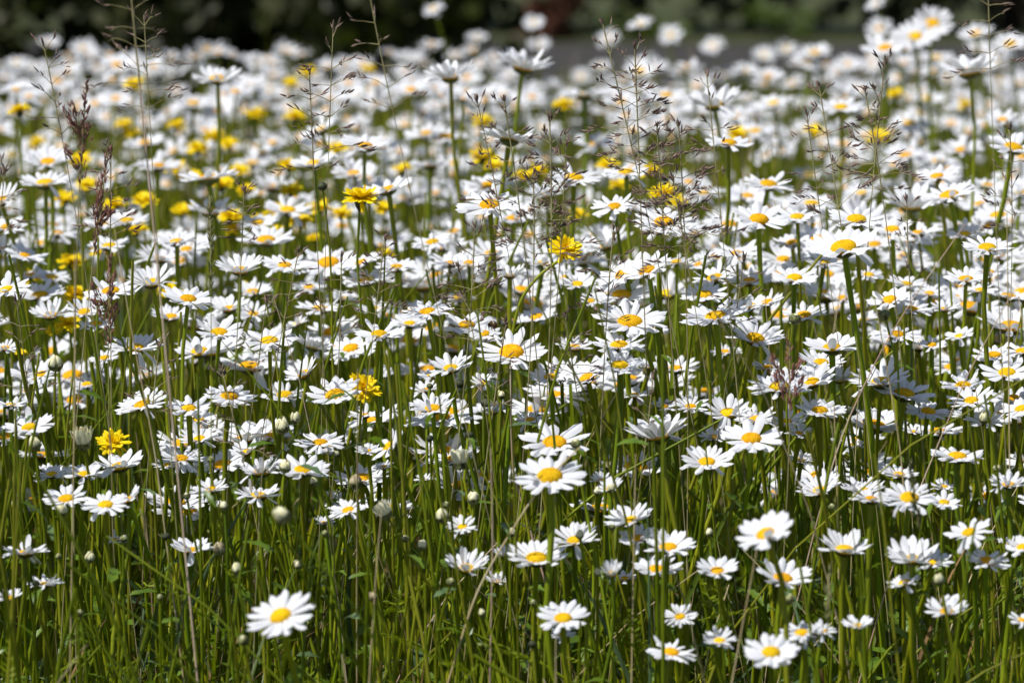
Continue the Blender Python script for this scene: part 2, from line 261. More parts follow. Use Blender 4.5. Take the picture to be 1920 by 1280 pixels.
# ------------------------------------------------------------------ where the photo shows each flower
# x, y, width in photo pixels, roll (+ leans to the viewer's left), tilt towards the viewer, cup (petal rise), distance (0: from y and width)
DAISIES = """
32 118 46 0 20 5 6.6|155 91 52 0 20 10 6|408 150 92 0 8 12 3.75|25 292 64 0 14 8 0|64 277 60 0 14 8 0|90 305 88 3 14 14 0|114 215 60 0 18 8 0
114 275 62 0 12 8 0|33 325 62 0 18 25 0|289 172 46 0 22 15 0|363 195 70 0 16 12 0|272 270 76 8 10 12 0|248 292 56 0 10 8 0|297 313 84 0 12 10 0
390 335 106 4 -1 6 3.5|2 378 84 14 14 20 3.3|588 308 88 14 10 12 3.5|601 245 78 28 8 12 3.9|474 308 74 0 2 10 0|510 352 78 0 8 25 0|390 363 66 0 4 5 0
395 398 82 0 10 25 3.5|483 420 76 5 12 12 3.5|238 415 78 0 12 10 3.5|193 420 72 0 14 10 3.6|95 385 56 0 14 15 3.9|85 345 92 0 10 15 0|540 395 90 -5 12 10 3.6
813 17 44 25 25 5 5.5|1001 43 42 10 40 5 6|845 147 92 0 3 38 3.55|980 128 100 -14 5 32 3.7|1095 180 86 0 -3 12 4.1|955 263 102 -8 -10 18 3.25|808 312 74 0 -4 18 4
1077 335 94 -3 11 6 3.3|1174 325 84 3 8 3 3.35|918 386 118 2 15 4 3.0|1152 389 78 6 15 8 3.15|1245 418 112 0 20 4 3.05|727 357 98 20 4 10 3.3|690 358 84 0 14 12 3.7
798 252 78 8 10 8 0|835 258 78 0 12 10 0|684 275 92 0 14 18 0|1140 74 46 20 40 8 0|1201 46 54 16 10 5 5.4|1258 67 50 15 45 10 0|915 350 88 5 12 12 3.6
852 308 68 0 12 10 0|962 411 80 5 10 8 3.5|1188 248 64 8 16 14 0|1114 271 78 0 12 10 0|1127 125 42 0 20 10 0|1090 145 42 0 40 12 0|1200 135 62 0 20 10 0|1228 128 54 0 22 12 0
1250 180 74 0 12 10 0|1010 85 46 0 20 10 0|895 72 42 0 15 10 0|855 105 44 0 16 10 0|760 235 60 0 12 10 0|1020 240 60 0 12 10 0
1340 198 98 6 5 36 3.6|1367 270 82 -3 14 6 3.3|1451 195 70 12 14 10 0|1508 195 50 0 20 10 0|1577 203 84 0 14 6 3.9|1643 10 46 30 8 10 5.2|1648 55 52 10 40 10 0
1716 70 86 10 35 10 4.4|1748 47 74 5 45 10 4.5|1660 92 86 10 16 10 4.4|1337 87 46 15 35 12 0|1433 104 46 0 35 10 0|1475 93 44 0 30 12 0|1528 100 60 8 16 8 0|1515 118 60 -5 18 8 0
1397 134 54 0 25 12 0|1360 138 46 0 20 12 0|1440 145 60 0 18 14 0|1590 121 54 0 30 12 0|1636 124 48 0 25 10 0|1818 137 108 10 3 32 3.65|1895 84 64 10 25 10 4.7|1830 64 64 15 14 10 4.9
1757 110 60 0 12 10 0|1705 185 54 0 16 10 0|1740 186 62 0 12 8 0|1727 213 62 0 14 8 0|1706 232 72 5 14 8 0|1582 272 70 0 10 10 0|1698 293 78 5 12 10 0|1760 305 76 -5 6 12 0
1804 283 78 4 10 15 0|1900 278 96 -14 14 10 3.3|1441 347 88 -3 12 5 3.4|1757 332 80 8 10 8 3.4|1780 368 102 12 10 10 3.3|1708 388 98 0 6 40 3.5|1423 413 100 0 16 8 3.1|1495 408 78 0 14 6 3.2
1606 413 104 0 16 10 3.1|1320 363 64 0 10 10 3.9|1522 383 82 0 10 10 3.7|1872 405 84 8 12 12 3.5|1850 425 64 5 10 8 3.5|1317 299 56 0 12 10 0|1391 332 54 0 12 10 0|1518 329 64 0 12 10 0
1616 363 64 8 10 10 3.9|1784 232 60 0 14 10 0|1912 363 66 -5 6 5 3.6|1418 247 74 0 12 10 0|1850 300 50 0 14 14 0
12 544 84 14 16 10 2.95|208 547 94 4 12 6 3.0|286 531 84 8 12 28 3.05|353 562 94 -8 14 6 2.97|205 462 74 8 12 12 3.3|331 454 78 6 14 14 3.3|450 508 86 0 14 30 3.2|534 499 82 -4 12 10 3.2
499 452 98 0 10 10 3.4|411 624 90 0 14 12 3.05|505 640 97 0 14 6 2.93|181 608 62 0 12 2 3.15|158 586 70 8 18 16 3.15|95 592 72 5 10 22 3.2|75 555 92 5 10 16 3.3|97 521 68 -5 10 14 3.4
57 517 58 5 8 14 3.4|254 655 102 4 8 18 3.0|374 660 86 8 16 16 3.1|586 652 72 -10 -2 26 3.0|570 702 64 28 18 34 2.98|628 741 97 8 16 12 2.9|267 760 95 18 14 12 2.86|354 767 84 0 12 10 2.86
430 745 94 -6 14 6 2.9|534 742 84 0 10 6 3.05|55 803 92 8 14 8 2.8|371 787 70 0 16 10 2.98|374 823 72 6 14 14 2.95|600 831 90 0 8 10 2.85|77 702 62 15 26 16 3.1|163 722 58 0 10 14 3.2
196 672 54 5 16 10 3.1|20 760 62 0 -3 10 2.95|340 860 78 0 12 14 2.85|462 848 52 18 20 34 2.84|225 875 88 8 8 20 2.8|320 595 74 0 12 16 3.2|430 580 78 8 8 24 3.25|475 590 64 0 10 20 3.3
600 580 84 0 2 10 3.3|556 608 52 20 8 10 3.3|10 653 50 0 14 12 3.1|475 548 70 0 10 20 3.4
801 586 92 12 12 8 2.95|875 611 84 0 12 10 2.97|909 626 58 4 32 4 3.0|711 628 87 0 12 6 2.95|959 662 120 2 18 4 2.93|845 692 82 5 14 20 2.9|811 767 80 6 16 24 2.86|729 837 72 32 18 12 2.8
690 846 48 5 12 14 2.84|1040 831 122 0 18 12 2.76|1235 819 112 14 2 33 2.78|1033 709 82 0 12 8 2.93|1053 699 78 0 14 16 2.98|1100 709 78 20 16 22 2.95|1162 686 90 0 16 12 2.92|1161 648 97 4 14 10 2.95
1181 605 130 0 16 16 2.98|1166 554 102 0 18 10 3.05|1171 515 97 20 16 10 3.05|1214 509 94 24 14 16 3.0|1083 534 68 0 18 20 3.15|1006 595 72 15 14 12 3.2|1108 565 42 0 20 16 3.2|994 788 58 6 12 14 2.95
909 719 54 0 12 22 3.0|798 732 54 10 10 20 3.05|744 502 74 0 10 14 3.25|811 455 74 10 8 10 3.4|677 494 74 18 8 10 3.3|687 527 88 8 8 14 3.3|879 494 60 8 22 14 3.3|956 517 60 0 4 26 3.2
1019 494 66 -6 14 14 3.3|768 608 74 5 8 14 3.2|1077 652 64 0 8 22 3.15|808 705 48 0 12 12 3.1|1268 492 56 4 10 10 3.3|1190 742 54 0 10 20 3.0|1228 618 54 -14 10 10 3.2|1218 689 54 -10 8 14 3.1
1245 763 50 -5 8 10 2.95|684 779 58 0 -2 6 3.0|925 773 44 0 6 24 3.0|580 540 62 0 8 12 3.5|640 560 60 0 8 12 3.5|700 580 64 0 10 12 3.4|860 560 60 0 8 14 3.4
1582 466 132 10 13 8 2.82|1545 494 78 -6 12 8 3.2|1673 431 78 4 12 8 3.3|1851 466 90 4 13 8 2.95|1809 440 64 4 14 8 3.3|1490 523 84 0 14 12 3.05|1340 522 82 18 8 12 3.1|1320 554 82 4 14 10 3.05
1342 594 120 5 9 6 2.9|1406 574 68 4 12 8 3.1|1438 568 64 16 8 10 3.1|1508 592 78 4 14 12 3.08|1416 636 102 -8 24 24 2.93|1560 653 100 4 10 18 2.92|1540 681 86 -4 14 8 2.98|1461 727 107 8 14 14 2.85
1522 717 94 10 16 22 2.88|1651 717 108 6 8 18 2.86|1575 713 54 10 4 34 2.93|1695 740 107 -6 10 16 2.86|1681 629 92 -4 8 3 2.95|1668 564 82 14 18 10 3.05|1710 581 78 -6 8 16 3.06|1772 580 52 4 10 26 3.15
1811 525 80 0 8 18 3.1|1838 545 58 4 10 10 3.2|1891 557 82 -6 4 10 3.2|1747 648 54 4 16 10 3.05|1799 631 54 10 14 16 3.1|1864 667 78 4 12 8 2.98|1917 659 72 6 10 14 2.95|1888 700 94 4 18 12 2.88
1806 724 80 4 12 16 2.92|1821 752 84 8 14 12 2.86|1898 748 78 10 14 14 2.9|1915 767 72 12 16 10 2.83|1740 773 84 -4 12 8 2.88|1537 771 92 -2 12 8 2.85|1366 775 84 2 16 20 2.84|1418 787 78 8 12 18 2.88
1295 763 68 0 14 16 2.9|1473 792 74 0 12 18 2.92|1498 813 50 -4 14 26 2.85|1409 824 113 2 16 4 2.76|1339 820 54 0 14 14 3.0|1848 790 76 0 10 8 2.86|1795 857 97 0 7 8 2.77|1325 867 94 2 12 14 2.76
1502 863 48 -6 10 20 2.9|1599 835 48 8 8 10 2.95|1629 516 54 -4 14 6 3.25|1700 534 74 -8 10 12 3.2|1743 551 54 0 16 12 3.25|1310 497 54 14 10 12 3.3|1485 457 70 6 10 12 3.35|1713 810 44 4 6 20 3.0
1620 600 60 6 10 14 3.25|1360 660 56 0 6 12 3.2|1440 690 58 0 8 16 3.1|1640 460 70 0 10 10 3.45|1580 560 60 4 8 14 3.3
124 937 82 4 16 12 2.72|198 947 82 4 17 8 2.68|238 938 64 20 8 22 2.74|158 890 74 4 10 18 2.8|97 890 66 4 8 14 2.82|312 873 50 4 10 12 2.86|396 918 64 6 8 20 2.76|484 930 84 0 -3 16 2.73
490 886 80 6 4 26 2.78|568 882 94 -4 14 10 2.75|47 1038 82 0 -4 18 2.66|359 1032 74 0 8 24 2.74|84 1096 66 0 -4 14 2.7|20 1121 46 4 12 20 2.68|527 1156 124 14 28 6 2.42|608 980 38 0 14 24 2.78
653 957 68 12 22 14 2.72|218 1012 44 0 2 10 2.82|1031 894 124 4 20 0 2.6|867 988 58 12 20 14 2.7|1006 1048 107 -2 14 14 2.62|875 1066 80 -4 14 28 2.64|1077 1015 87 4 14 22 2.68|1181 976 90 14 14 16 2.68
1198 1010 75 4 14 20 2.68|1253 1027 94 4 14 16 2.63|1231 1068 90 2 8 14 2.66|1148 1076 40 6 24 52 2.6|1056 1160 95 4 22 10 2.56|1055 1190 48 0 14 14 2.64|1258 1224 87 -8 12 10 2.55|1275 1157 62 10 20 16 2.62
945 1041 34 5 16 40 2.72|1145 916 50 16 18 20 2.74|1128 902 40 -4 20 34 2.76|932 1090 46 0 10 24 2.75|720 876 38 10 10 20 2.85|795 900 30 6 10 20 2.85|1170 1086 60 10 2 14 2.78
1537 921 82 18 14 30 2.72|1436 1002 107 20 22 8 2.45|1345 1071 76 0 14 22 2.6|1468 1086 102 -6 12 18 2.58|1584 1032 94 0 10 26 2.62|1705 935 97 0 20 12 2.64|1634 937 78 -8 8 14 2.68|1619 922 78 4 10 22 2.74
1686 891 68 -4 12 18 2.76|1770 943 62 -4 12 14 2.7|1770 914 48 0 10 18 2.78|1891 909 68 4 10 22 2.7|1817 999 84 18 14 4 2.6|1710 1049 97 4 10 24 2.6|1750 1056 72 -6 8 20 2.64|1851 1053 80 -10 12 14 2.6
1891 1019 38 0 10 26 2.7|1917 1026 58 10 14 14 2.6|1696 1093 62 16 10 18 2.6|1775 1147 77 4 12 24 2.55|1609 1173 57 0 14 22 2.56|1503 1187 78 6 12 8 2.5|1542 1183 54 -6 12 10 2.56|1446 1224 100 -2 20 2 2.42
1349 1202 60 0 16 24 2.54|1916 1163 48 -6 12 16 2.56
"""
# hawkbits: x, y, width, roll, tilt, distance
HAWKBITS = """
676 371 76 -6 12 3.05|1060 467 68 -10 34 2.98|681 727 70 -8 36 2.95|212 829 66 -4 40 2.86|128 606 52 8 20 3.2|140 552 46 0 14 3.4|1241 553 34 0 12 3.2|250 157 34 0 20 4.6|38 207 36 0 6 3.9
577 135 32 0 20 5.4|545 155 28 0 20 5.4|553 220 38 0 14 4.8|232 232 30 0 14 5|402 255 36 0 14 4.6|372 277 40 0 14 4.4|246 250 30 0 14 5|340 395 34 0 20 4|290 310 34 0 12 4.3|165 346 40 0 14 4
270 376 44 0 14 3.8|330 315 38 0 10 4.2|633 278 36 0 12 4.3|520 396 44 0 12 3.8|490 415 42 0 12 3.8|563 412 44 0 12 3.7|545 356 40 0 12 3.9|460 356 32 0 12 4|1057 197 38 0 12 4.6|903 226 36 -8 14 4.6
905 293 42 0 14 4|925 310 36 0 12 4.1|755 318 34 0 14 4.3|1140 310 38 0 14 4|1245 362 50 0 16 3.4|1160 346 34 0 10 4.1|1385 252 42 0 12 4.3|1525 247 36 0 14 4.6|1680 175 32 0 14 5.2|1648 258 42 0 14 4.4
1810 197 28 0 14 5.2|720 476 32 0 14 3.6|720 390 34 0 14 3.9|133 490 44 0 14 3.6|190 474 38 0 14 3.7|318 546 44 0 10 3.4|470 541 30 0 14 3.5|40 661 24 0 16 3.2|590 446 26 0 14 3.8|440 430 32 0 14 3.8
690 130 24 0 14 6|1085 402 30 0 14 3.8|1270 380 34 0 14 3.8|1240 552 30 4 12 3.3|70 265 28 0 14 4.8|980 330 34 0 14 4|430 270 34 0 14 4.5
150 300 40 0 14 4.2|120 372 40 0 14 3.9|215 385 42 0 14 3.8|360 330 36 0 14 4.2|415 345 42 0 12 4|430 405 44 0 16 3.8|600 390 40 -4 14 3.8|510 440 40 0 14 3.7|255 430 38 0 14 3.7|60 520 40 0 14 3.5|100 620 36 6 20 3.3|450 320 34 0 12 4.2|540 310 36 0 14 4.2|330 235 34 0 14 4.8|480 215 32 0 14 4.9|640 400 36 0 14 3.8|1010 320 34 0 14 4.1|1220 320 36 0 14 4.1
"""
# buds: x, y, width, kind (c cream, h half-open, g green, d dark, b brown), distance
BUDS = """
104 684 37 c 2.86|66 834 31 c 2.76|156 831 46 h 2.78|529 802 35 c 2.8|554 786 25 c 2.84|117 959 28 c 2.68|168 1047 25 c 2.66|110 1043 15 g 2.72|311 1006 20 d 2.68|411 1031 31 b 2.66|445 1069 26 c 2.62
531 969 38 c 2.42|456 1200 25 g 2.46|534 877 29 c 2.72|67 1093 17 g 2.66|863 870 42 h 2.7|667 906 33 b 2.7|724 964 40 h 2.66|830 970 33 c 2.66|887 937 28 c 2.7|791 1024 25 c 2.66|690 1023 15 c 2.74
1140 875 19 b 2.8|1120 922 19 c 2.74|1146 917 19 c 2.7|1087 1003 21 c 2.62|1120 1074 18 c 2.62|1147 988 17 g 2.66|1035 936 20 g 2.62|836 947 18 g 2.68|845 1091 20 g 2.6|998 1208 19 d 2.52|1762 1089 26 c 2.52
1481 1123 25 g 2.5|1869 879 19 c 2.74|1490 598 28 g 2.86|1658 591 28 g 2.84|1597 771 23 d 2.84|1564 784 20 g 2.86|1846 786 25 c 2.8|940 742 17 c 2.9|862 719 23 d 2.88|806 724 15 g 2.92|880 816 19 d 2.78
806 822 17 d 2.8|909 757 19 c 2.92|1080 832 24 g 2.66|415 699 22 d 2.9|605 350 22 d 3.05|395 862 18 g 2.76|700 1120 22 b 2.56|632 852 15 c 2.84|232 1010 18 g 2.66|300 1120 16 g 2.6|560 1060 20 c 2.62|610 1000 16 g 2.66|760 1010 18 g 2.66|905 1150 18 c 2.56|590 905 22 c 2.74|350 930 18 g 2.7|960 1000 18 c 2.66|1000 1130 16 g 2.58|420 950 20 c 2.68|150 1150 18 g 2.56|780 860 16 d 2.76|1330 1000 18 c 2.66|1560 950 16 g 2.68
"""
# grass heads: top x y, x at y=1000, head length, spread, distance, style, stem (t thin, k thick pink)
PANICLES = """
243 -40 342 200 110 2.60 s k|270 28 318 175 62 2.75 s t|80 75 205 180 66 2.8 s t|208 275 235 170 60 2.85 m t|625 50 560 230 70 2.9 m t|580 130 640 190 66 2.9 s t|690 -25 955 235 66 2.7 s t
945 186 1010 200 60 2.85 m t|893 182 1040 230 70 2.85 m t|1030 215 1015 200 66 2.85 d t|1062 268 985 200 66 2.9 m t|1000 325 980 170 80 2.85 d t|1130 45 1350 270 90 2.85 m t|1190 85 1220 240 80 2.9 d t
1232 238 1300 210 80 2.85 d t|1272 228 1255 220 84 2.85 d t|1325 138 1420 310 62 2.8 m t|1660 112 1668 220 72 2.85 d t|1622 170 1690 190 50 2.9 m t|1535 158 1620 270 86 2.85 m t|1512 210 1590 180 60 2.9 s t
1852 -40 1890 170 64 2.72 s t|1893 238 1850 190 50 2.9 m t|458 350 395 110 22 2.85 m t|163 155 138 190 32 2.75 p t|204 280 146 200 34 2.8 p t|207 482 208 170 15 2.8 p t|393 372 388 190 13 2.75 g t
890 425 850 160 66 2.85 m t|722 440 690 150 46 2.9 m t|560 470 520 130 46 2.9 s t|1480 640 1476 130 46 2.75 p t|860 500 900 140 50 2.85 m t|1700 370 1740 170 46 2.9 s t|1150 430 1120 170 60 2.9 m t
500 560 450 130 40 2.85 s t|1706 866 1716 150 14 2.5 g t|1556 1062 1570 110 18 2.5 g t|415 690 470 160 60 2.8 s t|1060 590 1100 140 46 2.85 m t|640 480 610 150 50 2.95 s t|10 318 -30 150 60 2.7 m t
950 600 935 160 40 2.85 s t|1260 330 1340 170 70 2.8 d t|1225 700 1180 140 50 2.8 s t|30 560 90 180 60 2.8 s t|300 640 330 140 50 2.85 s t|1395 480 1360 130 46 2.9 s t
"""
def rows(txt):
    return [r.split() for r in txt.replace('\n', '|').split('|') if r.strip()]

def auto_d(x, y, wd):
    if y >= 380:
        D = float(np.interp(y, [380, 500, 650, 900, 1150, 1280], [3.35, 3.1, 2.97, 2.8, 2.62, 2.55]))
        return D
    return min(max(FOC * 0.0445 / wd, 3.45), 7.0)

# ------------------------------------------------------------------ what tells a flower apart
LAND = [
    (959, 662, 'the big central daisy'), (676, 370, 'the tattered yellow hawkbit'), (1060, 467, 'the curved-stem hawkbit'),
    (681, 727, 'the hawkbit tucked behind a daisy'), (212, 829, 'the low star-shaped hawkbit'), (527, 1156, 'the lowest tipped daisy'),
    (1436, 1002, 'the tilted front daisy'), (1446, 1224, 'the lowest flat daisy'), (1031, 894, 'the daisy crossed by straw'),
    (1235, 819, 'the cupped shaded daisy'), (1582, 466, 'the large thick-stemmed daisy'), (1818, 137, 'the tall cupped daisy'),
    (408, 150, 'the tall flat daisy'), (845, 147, 'the goblet-shaped daisy'), (980, 128, 'the tall ragged daisy'),
    (955, 263, 'the underside-showing daisy'), (1095, 180, 'the tall side-on daisy'), (1340, 198, 'the upright-petalled daisy'),
    (163, 250, 'the upper purple grass spike'), (1660, 220, 'the feathery grass head'), (1262, 320, 'the dense purple grass tangle'),
    (1181, 605, 'the broad fan-petalled daisy'), (1416, 636, 'the half-shaded daisy'), (104, 684, 'the plump cream bud'),
    (1597, 771, 'the dark round bud'), (1490, 598, 'the green striped bud'), (863, 870, 'the half-open cream bud'),
    (531, 969, 'the blurred cream bud'), (667, 906, 'the brown-topped bud'), (918, 606, 'the brown bee'),
    (1705, 935, 'the daisy behind a grass ear'), (1748, 47, 'the topmost clump of daisies'), (353, 562, 'the daisy with a hanging petal'),
    (1577, 203, 'the far orange-centred daisy'), (12, 544, 'the daisy cut by the edge'), (918, 386, 'the wide flat upper daisy'),
    (38, 207, 'the lone yellow button flower'), (1040, 831, 'the daisy beneath a green bud'), (1762, 1089, 'the low cream bud'),
    (286, 531, 'the daisy behind the pink stalk'), (628, 741, 'the daisy overlapping a hawkbit'), (1851, 466, 'the flat daisy by straw'),
]
OWN = {  # things that are themselves the landmarks
    (959, 662): 'big flat white daisy standing clear in the middle of the meadow',
    (527, 1156): 'large slightly blurred daisy tipped forward, alone low among green stems',
    (1436, 1002): 'tilted blurred daisy leaning on a slanting stem, nearest the viewer',
    (1446, 1224): 'flat soft-edged daisy lowest of all the open daisies',
    (1031, 894): 'wide daisy crossed by a slanting pale grass stalk',
    (1235, 819): 'cupped daisy seen side-on with grey shaded outer petals and dark calyx',
    (1582, 466): 'largest flat daisy on the thickest leaning stem above the others',
    (1818, 137): 'tall cupped daisy rising beside a thin straw stalk at the far edge',
    (408, 150): 'tall flat daisy standing alone against the far blurred flowers',
    (845, 147): 'tall goblet-shaped daisy with petals raised on a long curved stem',
    (980, 128): 'tall ragged cupped daisy, petals splayed, rising before the dark hedge',
    (955, 263): 'daisy facing away with grey underside, petals drooping over purple grass',
    (1095, 180): 'tall side-on daisy, petals spread flat like a dish on a straight stem',
    (1340, 198): 'raised daisy with upright back petals beside a dark grass head',
    (1181, 605): 'broadest fan-petalled daisy with a large yellow disc in a tight daisy cluster',
    (1416, 636): 'cupped daisy half in shadow with one petal hanging beneath it',
    (1705, 935): 'daisy with a narrow green grass ear crossing its disc',
    (1748, 47): 'topmost blurred daisy of the raised clump against the hedge',
    (353, 562): 'daisy with one long petal hanging straight below its disc',
    (1577, 203): 'far flat daisy with an unusually large orange disc',
    (12, 544): 'leaning daisy cut off by the picture edge at mid height',
    (918, 386): 'wide flat daisy with long thin petals above the purple grass',
    (1040, 831): 'wide daisy with a small green bud touching its petals',
    (286, 531): 'cupped daisy partly hidden behind the long pink grass stalk',
    (628, 741): 'leaning daisy overlapping the shaggy yellow hawkbit',
    (1851, 466): 'flat leaning daisy between two straw stalks near the picture edge',
    (676, 371): 'tattered yellow hawkbit in profile with a long dark calyx',
    (1060, 467): 'shaggy yellow hawkbit on a strongly curved green stem, grass seeds on it',
    (681, 727): 'shaggy yellow hawkbit half hidden behind a leaning daisy',
    (212, 829): 'low star-shaped yellow hawkbit with narrow spread florets',
    (38, 207): 'lone blurred yellow button-shaped flower on a thin stem',
    (104, 684): 'plump cream daisy bud on a dark slanting stem',
    (1597, 771): 'dark round shaded bud with brown scales',
    (1490, 598): 'round green striped bud on a long straight dark stem',
    (863, 870): 'half-open cream bud with petals standing straight up',
    (531, 969): 'blurred cream bud on a long slanting dark stem',
    (667, 906): 'brown-topped withered bud with curled petal tips',
    (1762, 1089): 'cream bud low among the stems, above a cupped daisy',
}
ORD = ['nearest', 'second', 'third', 'fourth', 'fifth', 'sixth', 'seventh', 'eighth', 'ninth', 'tenth', 'eleventh', 'twelfth']
def direction(dx, dy):
    a = math.degrees(math.atan2(-dy * 1.3, dx)) % 360
    return ['right of', 'up and right of', 'above', 'up and left of', 'left of', 'down and left of', 'below', 'down and right of'][int((a + 22.5) // 45) % 8]

def label_all(items, look, kindword):
    """items: (x, y, ...) -> a label each; told apart by look, then by the nearest landmark, the side of it and the order there"""
    slots = {}; res = [None] * len(items)
    for i, it in enumerate(items):
        if (it[0], it[1]) in OWN: res[i] = OWN[(it[0], it[1])]; continue
        L = min(LAND, key=lambda l: math.hypot(l[0] - it[0], (l[1] - it[1]) * 1.2))
        slots.setdefault((L[2], direction(it[0] - L[0], it[1] - L[1])), []).append((math.hypot(it[0] - L[0], it[1] - L[1]), i))
    for (ph, d), v in slots.items():
        v.sort()
        for k, (_, i) in enumerate(v):
            q = (ORD[min(k, 11)] + ' ') if len(v) > 1 else 'just '
            res[i] = f'{look(items[i])} {kindword}, {q}{d} {ph}'
    return res

# ------------------------------------------------------------------ ground, road
def sheet(name, x0, x1, y0, y1, z, m, nx=2, ny=2, kind='structure'):
    mb = MB(); X, Y = np.meshgrid(np.linspace(x0, x1, nx), np.linspace(y0, y1, ny))
    mb.grid(np.stack([X, Y, np.full_like(X, z)], -1)); o = mb.build(name, m); o['kind'] = kind; return o

soil = mat('meadow_soil', (0.030, 0.022, 0.012), (0.05, 0.06, 0.014), 9, 0.9, bump=0.6, bscale=60)
sheet('ground', -160, 160, -40, 320, 0.0, soil, 40, 40)
asph = mat('asphalt', (0.032, 0.029, 0.027), (0.050, 0.045, 0.042), 5, 0.9, bump=0.5, bscale=200)
sheet('road', -30, 30, 13.2, 16.6, 0.004, asph, 30, 4)
vm = mat('verge_grass_soil', (0.035, 0.040, 0.012), (0.06, 0.07, 0.018), 12, 0.9, bump=0.8, bscale=60)
sheet('verge', -30, 30, 16.6, 26, 0.008, vm, 30, 6)

# ------------------------------------------------------------------ hedge and shrubs
HM = dict(
    dark=mat('hedge_leaf_dark', (0.030, 0.038, 0.010), (0.072, 0.086, 0.018), 3, 0.5, 0.2, (0.07, 0.10, 0.010)),
    olive=mat('hedge_leaf_olive', (0.026, 0.030, 0.008), (0.056, 0.058, 0.016), 3, 0.5, 0.15, (0.06, 0.08, 0.012)),
    brown=mat('hedge_leaf_brown', (0.042, 0.032, 0.018), (0.080, 0.062, 0.034), 3, 0.6, 0.1, (0.05, 0.04, 0.02)),
    rust=mat('shrub_leaf_rust', (0.09, 0.035, 0.020), (0.15, 0.065, 0.035), 6, 0.5, 0.15),
    fresh=mat('shrub_leaf_fresh', (0.055, 0.085, 0.012), (0.09, 0.13, 0.02), 6, 0.5, 0.2, (0.10, 0.16, 0.02)),
    bark=mat('shrub_bark', (0.035, 0.026, 0.018), (0.07, 0.05, 0.035), 20, 0.9),
)
def shrub(name, label, cat, x, y, rx, ry, z0, z1, n, leaf, m, group=None, trunks=4, lean=0.0):
    t = thing(name, (x, y, 0), label, cat, group)
    mb = MB()
    nc = max(8, n // 60)
    cl = []
    while len(cl) < nc:
        p = rng.uniform(-1, 1, 3)
        if 0.25 < np.linalg.norm(p) < 1: cl.append(p)
    cl = np.array(cl)
    for i in range(n):
        c = cl[rng.integers(nc)] + rng.normal(0, 0.17, 3)
        p = np.array([x + c[0] * rx, y + c[1] * ry - lean * max(c[2], 0), (z0 + z1) / 2 + c[2] * (z1 - z0) / 2])
        if p[2] < 0.01: continue
        d = unit(rng.normal(0, 1, 3)); s = unit(np.cross(d, rng.normal(0, 1, 3)))
        L = leaf * U(0.6, 1.3)
        mid = p + d * np.array([0, .5, 1])[:, None] * L
        mb.ribbon(mid, np.array([.12, .3, .04]) * L, s, 0)
    mb.build('foliage', m, t, (x, y, 0))
    for k in range(trunks):
        tb = MB(); a = U(0, 6.28)
        b0 = np.array([x + .12 * rx * math.cos(a), y + .12 * ry * math.sin(a), 0]); e = np.array([x + .7 * rx * math.cos(a), y + .6 * ry * math.sin(a), z1 * U(.6, .9)])
        tb.tube(bez(b0, b0 + [0, 0, z1 * .3], e - [0, 0, z1 * .3], e, 7), np.linspace(.03, .008, 7) * (z1 / 2), 6)
        tb.build('trunk', HM['bark'], t, (x, y, 0))
    return t
HL = ['dark dense hedge shrub nearest the corner behind the far daisies', 'dark hedge shrub with olive patches behind the tall pink grass stalk', 'very dark hedge shrub behind the tall flat daisy',
      'dark hedge shrub behind the tattered grass heads', 'dark green hedge shrub ending beside the road']
for i, x in enumerate([-2.2, -1.7, -1.24, -0.84, -0.46]):
    shrub('hedge_shrub', HL[i], 'hedge', x, 11.3 + (0.2 if i % 2 else 0) , 0.44, 0.55, 0.0, 1.9, 4200, 0.10, HM['dark'] if i != 1 else HM['dark'], 'dark hedge behind the meadow', 4, 0.25)
for i, (x, c, lb) in enumerate([(-1.5, 'olive', 'olive bush low at the foot of the dark hedge by the corner'), (-0.95, 'olive', 'small olive bush at the hedge foot behind the pink stalk'),
                                (-0.42, 'olive', 'small green bush at the hedge foot behind the goblet-shaped daisy')]):
    shrub('low_bush', lb, 'bush', x, 10.6, 0.22, 0.14, 0.14, 0.50, 170, 0.06, HM[c], 'low bushes before the hedge', 2)
HL2 = ['olive brown shrub behind the road beside the rust bush', 'brown leafy shrub across the road behind two blurred daisies', 'olive shrub across the road above the grey tarmac',
       'brownish shrub across the road behind the topmost daisies', 'dark olive shrub across the road nearest the corner', 'dark shrub across the road hidden behind the hedge end']
for i, (x, c) in enumerate([(0.55, 'olive'), (1.15, 'brown'), (1.7, 'olive'), (2.3, 'brown'), (2.9, 'olive'), (-0.25, 'dark')]):
    shrub('roadside_shrub', HL2[i], 'shrub', x, 17.7 + 0.25 * (i % 2), 0.55, 0.6, 0.02, 2.0, 1800, 0.10, HM[c], 'shrubs across the road', 4, 0.3)
shrub('rust_bush', 'low rust-red leafy bush across the road behind the far daisies', 'bush', 0.17, 16.95, 0.17, 0.14, 0.0, 0.26, 420, 0.06, HM['rust'], None, 2)
shrub('roadside_bush', 'bright green low bush at the roadside between brown shrubs', 'bush', 1.16, 17.0, 0.15, 0.14, 0.0, 0.15, 110, 0.06, HM['fresh'], None, 2)
shrub('roadside_bush', 'dull green low bush at the roadside below the rust bush', 'bush', 0.55, 17.0, 0.26, 0.14, 0.0, 0.12, 120, 0.06, HM['fresh'], None, 2)

